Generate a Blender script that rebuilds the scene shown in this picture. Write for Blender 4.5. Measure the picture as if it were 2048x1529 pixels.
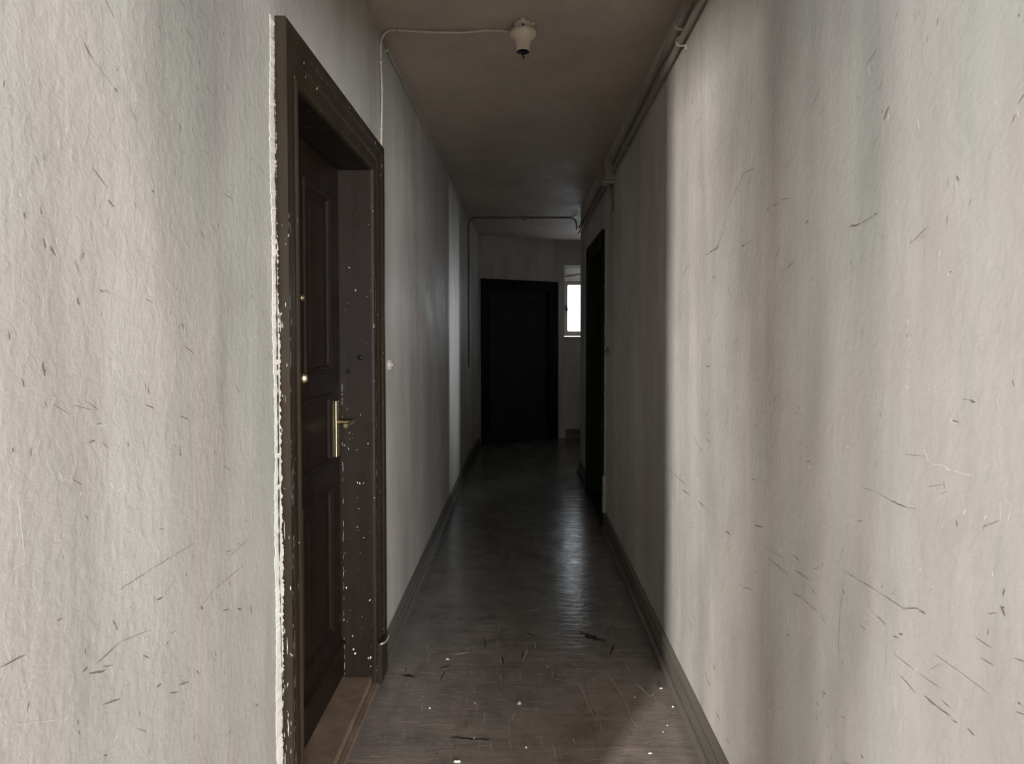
import bpy, bmesh, math, random
from mathutils import Vector, Matrix
# light strengths and paint colours
P_MAIN, P_LEFT, P_SIDE, P_STRIPE = 540.0, 126.0, 720.0, 5.0
LINTEL = 2.22
PIL = -1.60
WALL = (.492, .476, .455)
CEIL = (.41, .362, .312)
FLOOR_A = (.160, .158, .148)
FLOOR_B = (.235, .198, .178)
S = bpy.context.scene
for o in list(bpy.data.objects): bpy.data.objects.remove(o, do_unlink=True)
C = S.collection
R = math.radians

# ---------------------------------------------------------------- camera, light, exposure
cam_d = bpy.data.cameras.new('camera'); cam = bpy.data.objects.new('camera', cam_d); C.objects.link(cam)
cam.location = (0, 0, 1.45); cam.rotation_euler = (R(90 - 1.5), 0, 0)
cam_d.sensor_fit = 'HORIZONTAL'; cam_d.sensor_width = 36.0
cam_d.lens = 36.0 * 1180.0 / 2048.0
cam_d.shift_x = -22.0 / 2048.0; cam_d.shift_y = -61.5 / 2048.0
cam_d.clip_start = 0.02; cam_d.clip_end = 200
S.camera = cam
S.view_settings.view_transform = 'Standard'; S.view_settings.look = 'None'
S.view_settings.exposure = 0.0; S.view_settings.gamma = 1.0; S.view_settings.use_curve_mapping = False
S.cycles.max_bounces = 10; S.cycles.diffuse_bounces = 7; S.cycles.glossy_bounces = 5
S.cycles.sample_clamp_indirect = 6.0

w = bpy.data.worlds.new('overcast'); S.world = w; w.use_nodes = True
w.node_tree.nodes['Background'].inputs[0].default_value = (0.84, 0.92, 1.0, 1)
w.node_tree.nodes['Background'].inputs[1].default_value = 4.2

def area(name, loc, direction, sx, sy, power, col=(1, 1, 1), spread=180):
    d = bpy.data.lights.new(name, 'AREA'); d.shape = 'RECTANGLE'; d.size = sx; d.size_y = sy
    d.energy = power; d.color = col; d.spread = R(spread)
    o = bpy.data.objects.new(name, d); C.objects.link(o); o.location = loc
    o.rotation_euler = Vector(direction).to_track_quat('-Z', 'Y').to_euler()
    return o
# daylight standing in the window openings; the last one is an added beam
area('daylight_hall_window', (1.97, -4.58, 1.38), (-.25, 1, 0), .86, 1.5, P_MAIN, (0.97, 0.985, 1.0))
area('daylight_left_window', (-2.80, -1.00, 1.36), (1, .3, 0), 1.3, 1.5, P_LEFT, (0.95, 0.98, 1.0))
area('daylight_side_window', (-2.72, -3.05, 1.55), (1, 0.9, 0), 0.16, 0.9, P_SIDE, (1.0, 0.975, 0.925))
end_sky = area('daylight_end_window', (.981, 8.70, 1.852), (0, -1, 0), 0.80, 0.80, 1.0)
end_sky.data.cycles.is_portal = True       # lets the sky outside in through the far window
area('daylight_stair_window', (2.70, 8.46, 1.60), (-3.3, -2.95, -.35), 0.16, 1.4, P_STRIPE, (0.95, 0.98, 1.0), 32)  # added beam that makes the bright stripe on the left wall

# ---------------------------------------------------------------- materials
def new_mat(name):
    m = bpy.data.materials.new(name); m.use_nodes = True
    nt = m.node_tree; return m, nt, nt.nodes['Principled BSDF']
def N(nt, t, **k):
    n = nt.nodes.new(t)
    for a, b in k.items():
        if a in n.inputs: n.inputs[a].default_value = b
        else: setattr(n, a, b)
    return n
def coords(nt, scale, kind='Position', rot=(0, 0, 0)):
    g = N(nt, 'ShaderNodeNewGeometry') if kind == 'Position' else N(nt, 'ShaderNodeTexCoord')
    mp = N(nt, 'ShaderNodeMapping'); mp.inputs['Scale'].default_value = scale; mp.inputs['Rotation'].default_value = rot
    nt.links.new(g.outputs[kind], mp.inputs['Vector']); return mp.outputs[0]
def noise(nt, vec, scale, detail=4, rough=.55, dist=0):
    n = N(nt, 'ShaderNodeTexNoise'); n.inputs['Scale'].default_value = scale; n.inputs['Detail'].default_value = detail
    n.inputs['Roughness'].default_value = rough; n.inputs['Distortion'].default_value = dist
    nt.links.new(vec, n.inputs['Vector']); return n.outputs['Fac']
def ramp(nt, fac, stops):
    r = N(nt, 'ShaderNodeValToRGB'); e = r.color_ramp.elements
    while len(e) < len(stops): e.new(0.5)
    for i, (p, c) in enumerate(stops):
        e[i].position = p; e[i].color = (c, c, c, 1) if isinstance(c, (int, float)) else (*c, 1)
    nt.links.new(fac, r.inputs[0]); return r.outputs[0]
def mix(nt, fac, a, b, mode='MIX'):
    m = N(nt, 'ShaderNodeMix'); m.data_type = 'RGBA'; m.blend_type = mode
    for s, v in ((m.inputs[0], fac), (m.inputs[6], a), (m.inputs[7], b)):
        if isinstance(v, (int, float)): s.default_value = v
        elif isinstance(v, tuple): s.default_value = (*v, 1)
        else: nt.links.new(v, s)
    return m.outputs[2]
def math_(nt, op, a, b):
    m = N(nt, 'ShaderNodeMath'); m.operation = op
    for s, v in ((m.inputs[0], a), (m.inputs[1], b)):
        if isinstance(v, (int, float)): s.default_value = v
        else: nt.links.new(v, s)
    return m.outputs[0]
def bump(nt, h, strength, dist, prev=None):
    b = N(nt, 'ShaderNodeBump'); b.inputs['Strength'].default_value = strength; b.inputs['Distance'].default_value = dist
    nt.links.new(h, b.inputs['Height'])
    if prev is not None: nt.links.new(prev, b.inputs['Normal'])
    return b.outputs[0]

def wall_paint(name, base, dark=.82, rough=.42, blot=.76, warm=(1.026, .980, .968), green=(.965, .985, .95)):
    m, nt, p = new_mat(name)
    v = coords(nt, (1, 1, 1)); vs = coords(nt, (3.6, 3.6, .45)); vf = coords(nt, (16, 16, 1.3))
    patch = noise(nt, coords(nt, (3.2, 3.2, .8)), 1.3, 3, .5, .6)
    c = mix(nt, ramp(nt, patch, [(.42, 0), (.56, 1)]), tuple(b * g for b, g in zip(base, green)), tuple(b * g for b, g in zip(base, warm)))
    st = noise(nt, vs, 1.0, 5, .6, .8)
    c = mix(nt, 1.0, c, ramp(nt, st, [(.28, dark), (.52, 1.0), (.75, 1.05)]), 'MULTIPLY')
    st2 = noise(nt, vf, 1.0, 3, .6, .3)
    c = mix(nt, 1.0, c, ramp(nt, st2, [(.3, .955), (.6, 1.0)]), 'MULTIPLY')
    big = noise(nt, coords(nt, (2.6, 2.6, .55)), 1.1, 3, .55, .5)
    c = mix(nt, 1.0, c, ramp(nt, big, [(.32, blot), (.62, 1.07)]), 'MULTIPLY')
    md = noise(nt, coords(nt, (1, 1, .6)), 11.0, 5, .65, .5)
    c = mix(nt, 1.0, c, ramp(nt, md, [(.3, .93), (.5, 1.0), (.7, 1.03)]), 'MULTIPLY')
    nt.links.new(c, p.inputs['Base Color'])
    rr = ramp(nt, noise(nt, v, 3.0, 4, .6), [(.3, rough), (.7, rough + .2)])
    nt.links.new(rr, p.inputs['Roughness'])
    n1 = bump(nt, noise(nt, coords(nt, (1, 1, .75)), 55, 3, .55, .35), .32, .006)
    n2 = bump(nt, noise(nt, v, 190, 2, .5), .12, .0025, n1)
    n3 = bump(nt, st, .25, .012, n2)
    n4 = bump(nt, st2, .15, .0025, n3)
    nt.links.new(n4, p.inputs['Normal'])
    p.inputs['Specular IOR Level'].default_value = .5
    return m
M_wall = wall_paint('wall_paint', WALL)
M_ceil = wall_paint('ceiling_paint', CEIL, .94, .5, .94, (1.03, .98, .95), (1.0, 1.0, .96))
M_hall = wall_paint('hall_paint', (.40, .395, .385), .9, .6)

def floor_mat():
    m, nt, p = new_mat('worn_floor')
    v = coords(nt, (1, 1, 1))
    grain = noise(nt, coords(nt, (3, 26, 1)), 1.0, 5, .65, .9)
    blot = noise(nt, v, 2.4, 5, .6, .5)
    sp = N(nt, 'ShaderNodeSeparateXYZ'); nt.links.new(v, sp.inputs[0])
    zone = math_(nt, 'ADD', math_(nt, 'MULTIPLY', sp.outputs[1], -.9), math_(nt, 'MULTIPLY', blot, 1.5))
    zone = ramp(nt, math_(nt, 'ADD', zone, 2.1), [(.10, 0), (.85, 1)])       # browner sheet in front, greyer ones beyond
    c = mix(nt, zone, FLOOR_A, FLOOR_B)
    c = mix(nt, 1.0, c, ramp(nt, grain, [(.3, .82), (.55, 1.0), (.8, 1.15)]), 'MULTIPLY')
    c = mix(nt, 1.0, c, ramp(nt, noise(nt, v, 7.0, 6, .7, .8), [(.3, .68), (.5, 1.0), (.72, 1.22)]), 'MULTIPLY')
    fine = noise(nt, coords(nt, (14, 60, 1)), 1.0, 4, .7, .5)
    c = mix(nt, ramp(nt, fine, [(.62, 0), (.74, .45)]), c, (.34, .31, .28))
    # sheet joints
    sep = N(nt, 'ShaderNodeSeparateXYZ'); nt.links.new(coords(nt, (1, 1, 1)), sep.inputs[0])
    def seam(out, off, per, wd):
        a = math_(nt, 'ADD', sep.outputs[out], off)
        a = math_(nt, 'PINGPONG', a, per / 2)
        return math_(nt, 'LESS_THAN', a, wd)
    sm = math_(nt, 'MAXIMUM', seam(1, 10 * .5 - 2.552, .5, .0025), seam(0, 10 * .5 + .24, .5, .002))
    c = mix(nt, math_(nt, 'MULTIPLY', sm, .35), c, (.11, .10, .09))
    # grey dust gathered along the skirtings
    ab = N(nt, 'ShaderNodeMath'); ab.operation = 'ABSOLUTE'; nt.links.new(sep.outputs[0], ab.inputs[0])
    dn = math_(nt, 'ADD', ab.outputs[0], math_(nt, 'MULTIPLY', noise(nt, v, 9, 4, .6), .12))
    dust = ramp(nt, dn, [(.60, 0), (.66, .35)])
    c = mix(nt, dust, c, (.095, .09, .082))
    nt.links.new(c, p.inputs['Base Color'])
    nt.links.new(ramp(nt, noise(nt, v, 5, 4, .6), [(.3, .13), (.7, .26)]), p.inputs['Roughness'])
    b1 = bump(nt, noise(nt, coords(nt, (3, 13, 1)), 1.0, 4, .6, 1.8), .28, .007)
    b2 = bump(nt, noise(nt, coords(nt, (14, 42, 1)), 1.0, 3, .6, .8), .35, .003, b1)
    nt.links.new(b2, p.inputs['Normal'])
    p.inputs['Specular IOR Level'].default_value = .5
    return m
M_floor = floor_mat()

def gloss_wood(name, col, rough=.32, worn=.0, wcol=(.45, .42, .36), spec=.3, along=(14, 14, 1.2), var=.3):
    m, nt, p = new_mat(name)
    v = coords(nt, along)
    n = noise(nt, v, 1.0, 5, .6, .4)
    c = mix(nt, 1.0, col, ramp(nt, n, [(.3, 1 - var), (.7, 1 + var)]), 'MULTIPLY')
    if worn:
        ch = noise(nt, coords(nt, (1, 1, .6)), 70, 3, .6)
        c = mix(nt, ramp(nt, ch, [(.70 - worn * .1, 0), (.73 - worn * .1, 1)]), c, wcol)
    nt.links.new(c, p.inputs['Base Color'])
    nt.links.new(ramp(nt, noise(nt, coords(nt, (1, 1, 1)), 8, 3), [(.3, rough - .06), (.7, rough + .12)]), p.inputs['Roughness'])
    nt.links.new(bump(nt, noise(nt, coords(nt, (40, 40, 3) if along[2] < 5 else (30, 1.5, 40)), 1.0, 3), .25 if along[2] < 5 else .05, .002), p.inputs['Normal'])
    p.inputs['Specular IOR Level'].default_value = spec
    return m
M_wood = gloss_wood('brown_gloss_paint', (.012, .007, .0045), .42, spec=.28)
M_frame = gloss_wood('brown_frame_paint', (.026, .018, .011), .42, .1)
M_jamb = gloss_wood('brown_jamb_paint', (.0165, .0105, .0068), .46, .05, spec=.25)
M_black = gloss_wood('dark_door_paint', (.006, .0065, .005), .6, spec=.2)
M_sill = gloss_wood('worn_threshold_wood', (.19, .135, .098), .5, .3, (.30, .24, .18))
def plain(name, col, rough=.5, metal=0.0, n=.12):
    m, nt, p = new_mat(name)
    f = noise(nt, coords(nt, (1, 1, 1)), 30, 3)
    nt.links.new(mix(nt, 1.0, col, ramp(nt, f, [(.3, 1 - n), (.7, 1 + n)]), 'MULTIPLY'), p.inputs['Base Color'])
    p.inputs['Roughness'].default_value = rough; p.inputs['Metallic'].default_value = metal
    return m
M_skirt = plain('skirting_paint', (.115, .103, .088), .30, 0.0, .08)
M_brass = plain('brass', (.62, .50, .28), .34, 1.0)
M_porc = plain('ivory_porcelain', (.58, .52, .42), .09)
M_cable = plain('painted_cable', (.50, .455, .38), .5)
M_pipe = plain('painted_pipe', (.22, .19, .158), .36)
M_clip = plain('cable_clip', (.42, .38, .32), .5)
M_dark = plain('dark_metal', (.03, .027, .022), .35, .6)
M_scuff = plain('scuff', (.16, .135, .11), .7)
M_chip_glint = plain('chip_and_glint', (.68, .665, .63), .45)  # real chips, and the glints painted on the walls
M_hole = plain('chipped_hole', (.17, .145, .12), .8)
M_crack = plain('crack_shadow', (.06, .05, .042), .9)
M_fill = wall_paint('white_filler', (.70, .685, .63), .75, .6)
M_scr = plain('floor_scratch', (.42, .39, .35), .5)
M_fdark = plain('floor_gouge', (.018, .015, .012), .6)
M_crumb = plain('plaster_crumb', (.85, .82, .76), .7)
M_wframe = plain('window_frame_paint', (.46, .40, .35), .45)
M_white = plain('white_plastic', (.40, .37, .32), .3)
def glass():
    m, nt, p = new_mat('window_glass')
    nt.nodes.remove(p); tr = N(nt, 'ShaderNodeBsdfTransparent'); gl = N(nt, 'ShaderNodeBsdfGlossy'); gl.inputs['Roughness'].default_value = .03
    mx = N(nt, 'ShaderNodeMixShader'); mx.inputs[0].default_value = .06
    nt.links.new(tr.outputs[0], mx.inputs[1]); nt.links.new(gl.outputs[0], mx.inputs[2])
    nt.links.new(mx.outputs[0], nt.nodes['Material Output'].inputs[0]); return m
M_glass = glass()

# ---------------------------------------------------------------- mesh helpers
def box(bm, x0, x1, y0, y1, z0, z1, mi=0):
    vs = [bm.verts.new((x, y, z)) for x in (x0, x1) for y in (y0, y1) for z in (z0, z1)]
    for f in ((0, 1, 3, 2), (4, 6, 7, 5), (0, 4, 5, 1), (2, 3, 7, 6), (0, 2, 6, 4), (1, 5, 7, 3)):
        bm.faces.new([vs[i] for i in f]).material_index = mi
def prism(bm, poly, h0, h1, mi=0):            # poly in xy, extruded in z
    a = [bm.verts.new((x, y, h0)) for x, y in poly]; b = [bm.verts.new((x, y, h1)) for x, y in poly]
    n = len(poly)
    bm.faces.new(a[::-1]).material_index = mi; bm.faces.new(b).material_index = mi
    for i in range(n): bm.faces.new((a[i], a[(i + 1) % n], b[(i + 1) % n], b[i])).material_index = mi
def tube(bm, pts, r, n=10, mi=0, cap=True):
    pts = [Vector(p) for p in pts]; rings = []
    up = Vector((0, 0, 1))
    for i, p in enumerate(pts):
        d = (pts[min(i + 1, len(pts) - 1)] - pts[max(i - 1, 0)]).normalized()
        u = d.cross(up)
        if u.length < .05: u = d.cross(Vector((0, 1, 0)))
        u.normalize(); v = d.cross(u).normalized()
        rr = r[i] if isinstance(r, (list, tuple)) else r
        if rings:                                # keep rings aligned
            best = prev_u - d * prev_u.dot(d)
            if best.length > .1: u = best.normalized(); v = d.cross(u).normalized()
        prev_u = u
        rings.append([bm.verts.new(p + rr * (math.cos(2 * math.pi * k / n) * u + math.sin(2 * math.pi * k / n) * v)) for k in range(n)])
    for a, b in zip(rings, rings[1:]):
        for k in range(n):
            f = bm.faces.new((a[k], a[(k + 1) % n], b[(k + 1) % n], b[k])); f.material_index = mi; f.smooth = True
    if cap:
        bm.faces.new(rings[0][::-1]); bm.faces.new(rings[-1])
def lathe(bm, prof, n=40, axis='z', mi=0):    # prof: (r, h)
    rings = []
    for r, h in prof:
        ring = []
        for k in range(n):
            a = 2 * math.pi * k / n
            ring.append(bm.verts.new((r * math.cos(a), r * math.sin(a), h) if axis == 'z' else (h, r * math.cos(a), r * math.sin(a)) if axis == 'x' else (r * math.cos(a), h, r * math.sin(a))))
        rings.append(ring)
    for a, b in zip(rings, rings[1:]):
        for k in range(n):
            f = bm.faces.new((a[k], a[(k + 1) % n], b[(k + 1) % n], b[k])); f.smooth = True; f.material_index = mi
    if prof[0][0] > 1e-6: bm.faces.new(rings[0])
    if prof[-1][0] > 1e-6: bm.faces.new(rings[-1][::-1])
def smooth_pts(pts, k=6):                     # Catmull-Rom
    P = [Vector(p) for p in pts]; out = []
    for i in range(len(P) - 1):
        a = P[max(i - 1, 0)]; b = P[i]; c = P[i + 1]; d = P[min(i + 2, len(P) - 1)]
        for j in range(k):
            t = j / k
            out.append(.5 * ((2 * b) + (c - a) * t + (2 * a - 5 * b + 4 * c - d) * t * t + (3 * b - a - 3 * c + d) * t ** 3))
    out.append(P[-1]); return out
def link(name, bm, mats, parent=None, loc=None, rot=None, fix=True):
    if fix:
        bmesh.ops.remove_doubles(bm, verts=bm.verts, dist=1e-6)
        bmesh.ops.recalc_face_normals(bm, faces=bm.faces)
    me = bpy.data.meshes.new(name); bm.to_mesh(me); bm.free()
    for m in (mats if isinstance(mats, (list, tuple)) else [mats]): me.materials.append(m)
    o = bpy.data.objects.new(name, me); C.objects.link(o)
    if parent: o.parent = parent
    if loc: o.location = loc
    if rot: o.rotation_euler = rot
    return o
def bev(o, wd=.003, seg=2):
    b = o.modifiers.new('bevel', 'BEVEL'); b.width = wd; b.segments = seg; b.limit_method = 'ANGLE'; b.angle_limit = R(40); return o
def struct(o, label):
    o['kind'] = 'structure'; o['label'] = label
    if o.name.startswith(('door', 'window')): o['category'] = o.name.split('_')[0]
    return o
def tag(o, label, cat, group=None):
    o['label'] = label; o['category'] = cat
    if group: o['group'] = group
    return o
def empty(name, loc, rz=0):
    o = bpy.data.objects.new(name, None); C.objects.link(o); o.location = loc; o.rotation_euler = (0, 0, rz); o.empty_display_size = .1; return o
B = bmesh.new

# measured marks on the walls (along, height, along, height, width, white) and on the floor
LM = [(0.839,1.862,0.856,1.847,0.0045,0),(0.856,1.847,0.903,1.822,0.0013,0),(0.901,1.825,0.906,1.82,0.0041,0),(0.934,1.81,0.95,1.792,0.0021,0),(0.987,1.692,0.993,1.69,0.0045,0),(1.224,1.743,1.265,1.74,0.0019,0),(0.882,1.653,0.895,1.644,0.004,0),(0.889,1.651,0.895,1.643,0.0027,1),(0.761,1.575,0.766,1.563,0.0052,0),(0.766,1.574,0.771,1.568,0.0029,1),(0.773,1.567,0.781,1.556,0.0059,0),(0.779,1.563,0.785,1.556,0.003,1),(0.873,1.612,0.875,1.599,0.0027,1),(0.814,1.554,0.822,1.538,0.0025,0),(0.861,1.518,0.869,1.514,0.0033,0),(0.869,1.518,0.881,1.514,0.0013,0),(0.817,1.503,0.821,1.493,0.0044,0),(0.756,1.416,0.76,1.398,0.004,0),(0.759,1.41,0.763,1.396,0.0017,1),(1.067,1.474,1.074,1.461,0.0041,0),(1.072,1.47,1.077,1.454,0.0033,1),(0.968,1.365,0.972,1.353,0.003,0),(0.849,1.322,0.861,1.323,0.0019,0),(0.855,1.319,0.873,1.318,0.0026,1),(0.834,1.298,0.847,1.3,0.0032,0),(0.843,1.297,0.847,1.286,0.0026,1),(0.855,1.292,0.859,1.254,0.002,1),(0.878,1.231,0.884,1.216,0.004,1),(0.886,1.214,0.932,1.217,0.0017,1),(0.932,1.217,0.994,1.216,0.0011,1),(0.78,1.269,0.785,1.254,0.003,1),(0.715,1.256,0.724,1.166,0.0027,1),(0.891,1.062,0.966,1.063,0.0017,0),(0.966,1.063,1.1,1.061,0.0015,0),(0.981,1.005,0.998,1.003,0.0037,0),(0.998,1.003,1.035,1.018,0.0009,0),(1.053,1.247,1.059,1.231,0.0032,0),(1.117,0.931,1.169,0.943,0.0015,0),(1.169,0.943,1.292,0.944,0.0016,0),(1.231,0.987,1.315,0.994,0.0019,0),(1.116,0.933,1.124,0.923,0.0051,0),(1.199,0.885,1.222,0.877,0.0037,0),(1.258,0.861,1.278,0.849,0.0048,0),(1.318,0.84,1.325,0.815,0.004,0),(0.841,0.976,0.891,0.981,0.0022,0),(0.891,0.981,0.964,0.964,0.0012,0),(0.814,0.979,0.824,0.981,0.0037,0),(0.826,0.97,0.858,0.956,0.0038,0),(0.979,0.858,0.99,0.857,0.0052,0),(0.771,1.073,0.78,1.073,0.0035,0),(0.779,0.931,0.787,0.936,0.003,1),(0.842,0.868,0.849,0.87,0.0032,1),(0.874,0.839,0.882,0.843,0.0027,1),(0.851,0.833,0.859,0.828,0.0039,0),(1.339,0.602,1.349,0.588,0.0041,0),(1.228,0.82,1.228,0.702,0.0009,0),(1.222,0.642,1.222,0.567,0.0011,0),(1.026,0.937,1.035,0.914,0.0023,1),(0.825,1.198,0.83,1.189,0.0019,0),(1.029,1.175,1.036,1.165,0.0031,1),(1.23,1.132,1.238,1.12,0.0056,1),(0.799,1.438,0.813,1.472,0.0012,1),(0.876,1.023,0.886,1.003,0.0027,0),(1.018,0.929,1.033,0.927,0.0023,0),(1.006,0.916,1.013,0.919,0.0031,0),(1.147,0.831,1.154,0.808,0.0017,0),(1.097,0.818,1.11,0.803,0.0021,0),(1.162,0.823,1.169,0.807,0.0027,0),(0.915,1.0,0.92,0.986,0.0021,1),(0.827,1.219,0.833,1.228,0.0019,1),(0.704,0.978,0.773,0.939,0.0011,1),(0.967,1.096,0.975,1.085,0.0018,1),(0.686,1.059,0.721,1.055,0.0021,0),(0.728,1.057,0.759,1.047,0.0011,1),(0.692,1.167,0.731,1.17,0.0011,1),(0.947,1.864,0.954,1.855,0.0018,1),(0.92,1.852,0.929,1.844,0.0021,1),(0.71,1.725,0.717,1.725,0.0022,1),(0.747,1.718,0.75,1.714,0.0017,1),(0.756,1.674,0.763,1.669,0.0014,1),(0.726,1.631,0.73,1.62,0.0022,1),(0.74,1.635,0.745,1.626,0.0017,1),(2.718,2.602,2.768,2.603,0.0062,0),(2.758,2.591,2.777,2.558,0.0063,0),(3.387,2.027,3.449,1.951,0.0077,0),(3.741,1.678,3.778,1.601,0.0086,1),(3.537,1.516,3.57,1.462,0.0054,1)]
RM = [(1.747,1.894,1.698,1.917,0.0033,0),(1.837,1.84,1.747,1.894,0.0025,0),(1.698,1.917,1.619,1.909,0.0026,0),(1.904,1.774,1.837,1.825,0.0026,0),(2.039,1.729,1.946,1.736,0.0062,0),(1.951,1.73,1.867,1.781,0.003,0),(1.951,1.733,1.903,1.742,0.006,0),(2.33,1.688,2.255,1.721,0.0044,0),(2.297,2.053,2.271,2.094,0.0021,0),(1.548,1.777,1.526,1.782,0.0035,0),(1.511,1.781,1.468,1.78,0.0023,0),(1.468,1.786,1.414,1.779,0.0017,0),(1.719,1.708,1.689,1.711,0.0052,0),(1.685,1.713,1.614,1.714,0.0019,0),(1.487,1.645,1.465,1.673,0.0023,0),(1.455,1.618,1.45,1.606,0.0022,0),(1.426,1.613,1.39,1.624,0.0044,0),(1.463,1.589,1.447,1.611,0.0017,0),(1.158,1.663,1.119,1.662,0.0053,0),(1.119,1.662,1.078,1.668,0.0021,0),(1.079,1.669,1.067,1.671,0.0041,0),(1.338,1.703,1.32,1.708,0.0041,0),(0.876,1.686,0.871,1.677,0.0033,0),(0.877,1.679,0.873,1.666,0.0033,1),(1.055,1.831,1.04,1.85,0.0056,0),(1.059,1.829,1.053,1.835,0.0024,1),(0.984,1.46,0.974,1.442,0.0045,1),(0.982,1.457,0.978,1.447,0.003,0),(0.981,1.479,0.977,1.468,0.0037,1),(0.892,1.54,0.884,1.546,0.0048,1),(0.887,1.543,0.882,1.547,0.0027,0),(1.974,1.644,1.949,1.646,0.006,0),(1.831,1.608,1.809,1.576,0.0028,0),(2.035,1.343,1.992,1.349,0.0062,0),(1.055,1.168,1.016,1.164,0.0016,0),(1.016,1.164,0.977,1.164,0.0039,0),(0.977,1.164,0.952,1.169,0.0015,0),(1.101,1.165,1.07,1.168,0.0015,0),(1.512,0.877,1.399,0.878,0.0029,0),(1.55,0.896,1.423,0.907,0.0018,0),(1.368,0.903,1.299,0.907,0.0026,0),(1.377,0.934,1.342,0.933,0.0032,0),(1.37,0.846,1.333,0.852,0.0042,0),(1.333,0.852,1.25,0.854,0.0022,0),(1.25,0.854,1.223,0.842,0.0019,0),(1.29,0.894,1.264,0.887,0.002,0),(1.16,0.983,1.058,0.99,0.0018,0),(1.058,0.99,0.968,0.993,0.0016,0),(0.977,0.994,0.941,1.01,0.0022,0),(0.941,1.007,0.925,1.009,0.0043,0),(1.051,0.945,1.025,0.942,0.0024,0),(1.005,0.933,0.989,0.937,0.0023,0),(0.989,0.944,0.979,0.948,0.003,0),(1.159,0.966,1.172,0.889,0.0011,0),(1.172,0.889,1.176,0.81,0.0012,0),(0.985,0.876,0.944,0.869,0.0019,0),(0.924,0.877,0.898,0.878,0.0042,0),(0.898,0.878,0.869,0.881,0.0027,0),(0.885,0.894,0.869,0.893,0.002,0),(0.865,0.878,0.853,0.881,0.0026,0),(0.834,0.886,0.82,0.884,0.0032,0),(0.905,0.956,0.851,0.958,0.0011,0),(0.851,0.958,0.797,0.959,0.001,0),(0.999,0.903,0.95,0.905,0.0015,0),(0.936,0.906,0.893,0.91,0.0014,0),(0.813,1.0,0.79,1.002,0.0016,0),(0.824,1.024,0.793,1.024,0.0016,0),(0.781,1.087,0.774,1.089,0.003,0),(0.779,1.087,0.774,1.078,0.0048,0),(0.751,0.976,0.746,0.976,0.0034,0),(1.015,1.056,1.009,1.085,0.0023,1),(1.009,1.085,0.989,1.158,0.0009,1),(0.88,1.327,0.875,1.321,0.0034,1),(0.874,1.324,0.862,1.323,0.0033,0),(0.876,1.32,0.862,1.321,0.0017,1),(0.856,1.358,0.842,1.358,0.001,0),(0.842,1.358,0.832,1.356,0.0045,0),(0.919,1.25,0.889,1.253,0.0021,1),(0.889,1.253,0.878,1.248,0.0041,1),(0.878,1.25,0.834,1.251,0.002,1),(0.984,1.252,0.933,1.259,0.0015,0),(0.935,1.27,0.924,1.251,0.0036,1),(0.783,1.232,0.784,1.198,0.0018,1),(0.778,1.232,0.768,1.23,0.0015,1),(0.768,1.23,0.772,1.199,0.0015,1),(0.844,1.2,0.851,1.19,0.0026,1),(0.806,1.204,0.812,1.195,0.0025,1),(1.601,0.931,1.548,0.944,0.0049,0),(1.82,0.844,1.786,0.84,0.0042,0),(1.69,0.724,1.617,0.747,0.0026,0),(1.093,0.661,1.085,0.658,0.0042,0),(1.233,0.696,1.223,0.695,0.0047,0),(1.26,0.654,1.251,0.653,0.0038,0),(1.261,0.627,1.252,0.616,0.0024,0),(1.218,0.636,1.21,0.634,0.0028,0),(1.419,0.542,1.414,0.539,0.0032,0),(1.493,0.499,1.487,0.495,0.0046,0),(2.747,0.87,2.468,0.876,0.0031,0),(2.468,0.876,2.267,0.874,0.0038,0),(2.322,0.842,2.219,0.848,0.0062,0),(2.107,0.855,2.033,0.853,0.0056,0),(1.834,0.839,1.786,0.843,0.0042,0),(3.469,0.33,2.997,0.328,0.0032,0),(2.997,0.328,2.713,0.317,0.0034,0),(2.287,0.57,2.265,0.514,0.0052,1),(2.028,1.095,1.96,1.09,0.0031,0),(2.18,1.079,2.066,1.04,0.003,0),(2.019,0.284,1.991,0.279,0.0046,0),(1.991,0.269,1.964,0.267,0.0046,0),(2.214,0.372,2.175,0.357,0.0034,0),(2.163,0.415,2.126,0.405,0.0033,0),(2.401,0.406,2.37,0.388,0.0037,0),(1.902,0.216,1.864,0.217,0.0058,0),(1.936,0.355,1.916,0.35,0.0059,0),(1.799,0.2,1.782,0.193,0.0055,0),(1.351,1.284,1.337,1.282,0.0041,1),(1.361,1.285,1.346,1.282,0.0021,0),(1.065,1.262,1.063,1.248,0.0024,1),(1.261,1.272,1.257,1.269,0.0038,1),(1.336,1.154,1.326,1.153,0.0041,1),(1.306,1.161,1.299,1.158,0.004,1),(1.159,1.235,1.148,1.231,0.0044,1),(0.981,1.366,0.974,1.362,0.0037,1),(0.913,1.366,0.908,1.359,0.0021,1),(1.446,0.914,1.429,0.93,0.0033,1),(1.113,1.048,1.111,1.039,0.0025,1),(1.47,0.982,1.459,0.982,0.0034,1),(1.24,1.045,1.232,1.045,0.0038,1),(1.081,0.944,1.046,0.934,0.0025,1),(0.921,0.936,0.913,0.934,0.0028,1),(0.961,0.95,0.958,0.946,0.0029,1),(1.166,0.943,1.155,0.938,0.0036,0),(1.103,0.903,1.083,0.902,0.0025,0),(1.047,0.808,1.046,0.8,0.0032,1),(1.413,0.811,1.393,0.753,0.0032,1),(4.195,1.635,4.06,1.56,0.0096,0),(2.809,1.716,2.766,1.619,0.0064,0),(1.236,1.877,1.213,1.879,0.0024,1),(1.26,1.875,1.246,1.879,0.0024,1),(1.101,1.945,1.094,1.924,0.0034,1),(1.09,1.954,1.082,1.937,0.0025,1),(0.965,1.805,0.958,1.781,0.0029,1),(1.763,1.423,1.717,1.475,0.002,0),(1.707,1.391,1.699,1.378,0.0039,1)]
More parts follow.
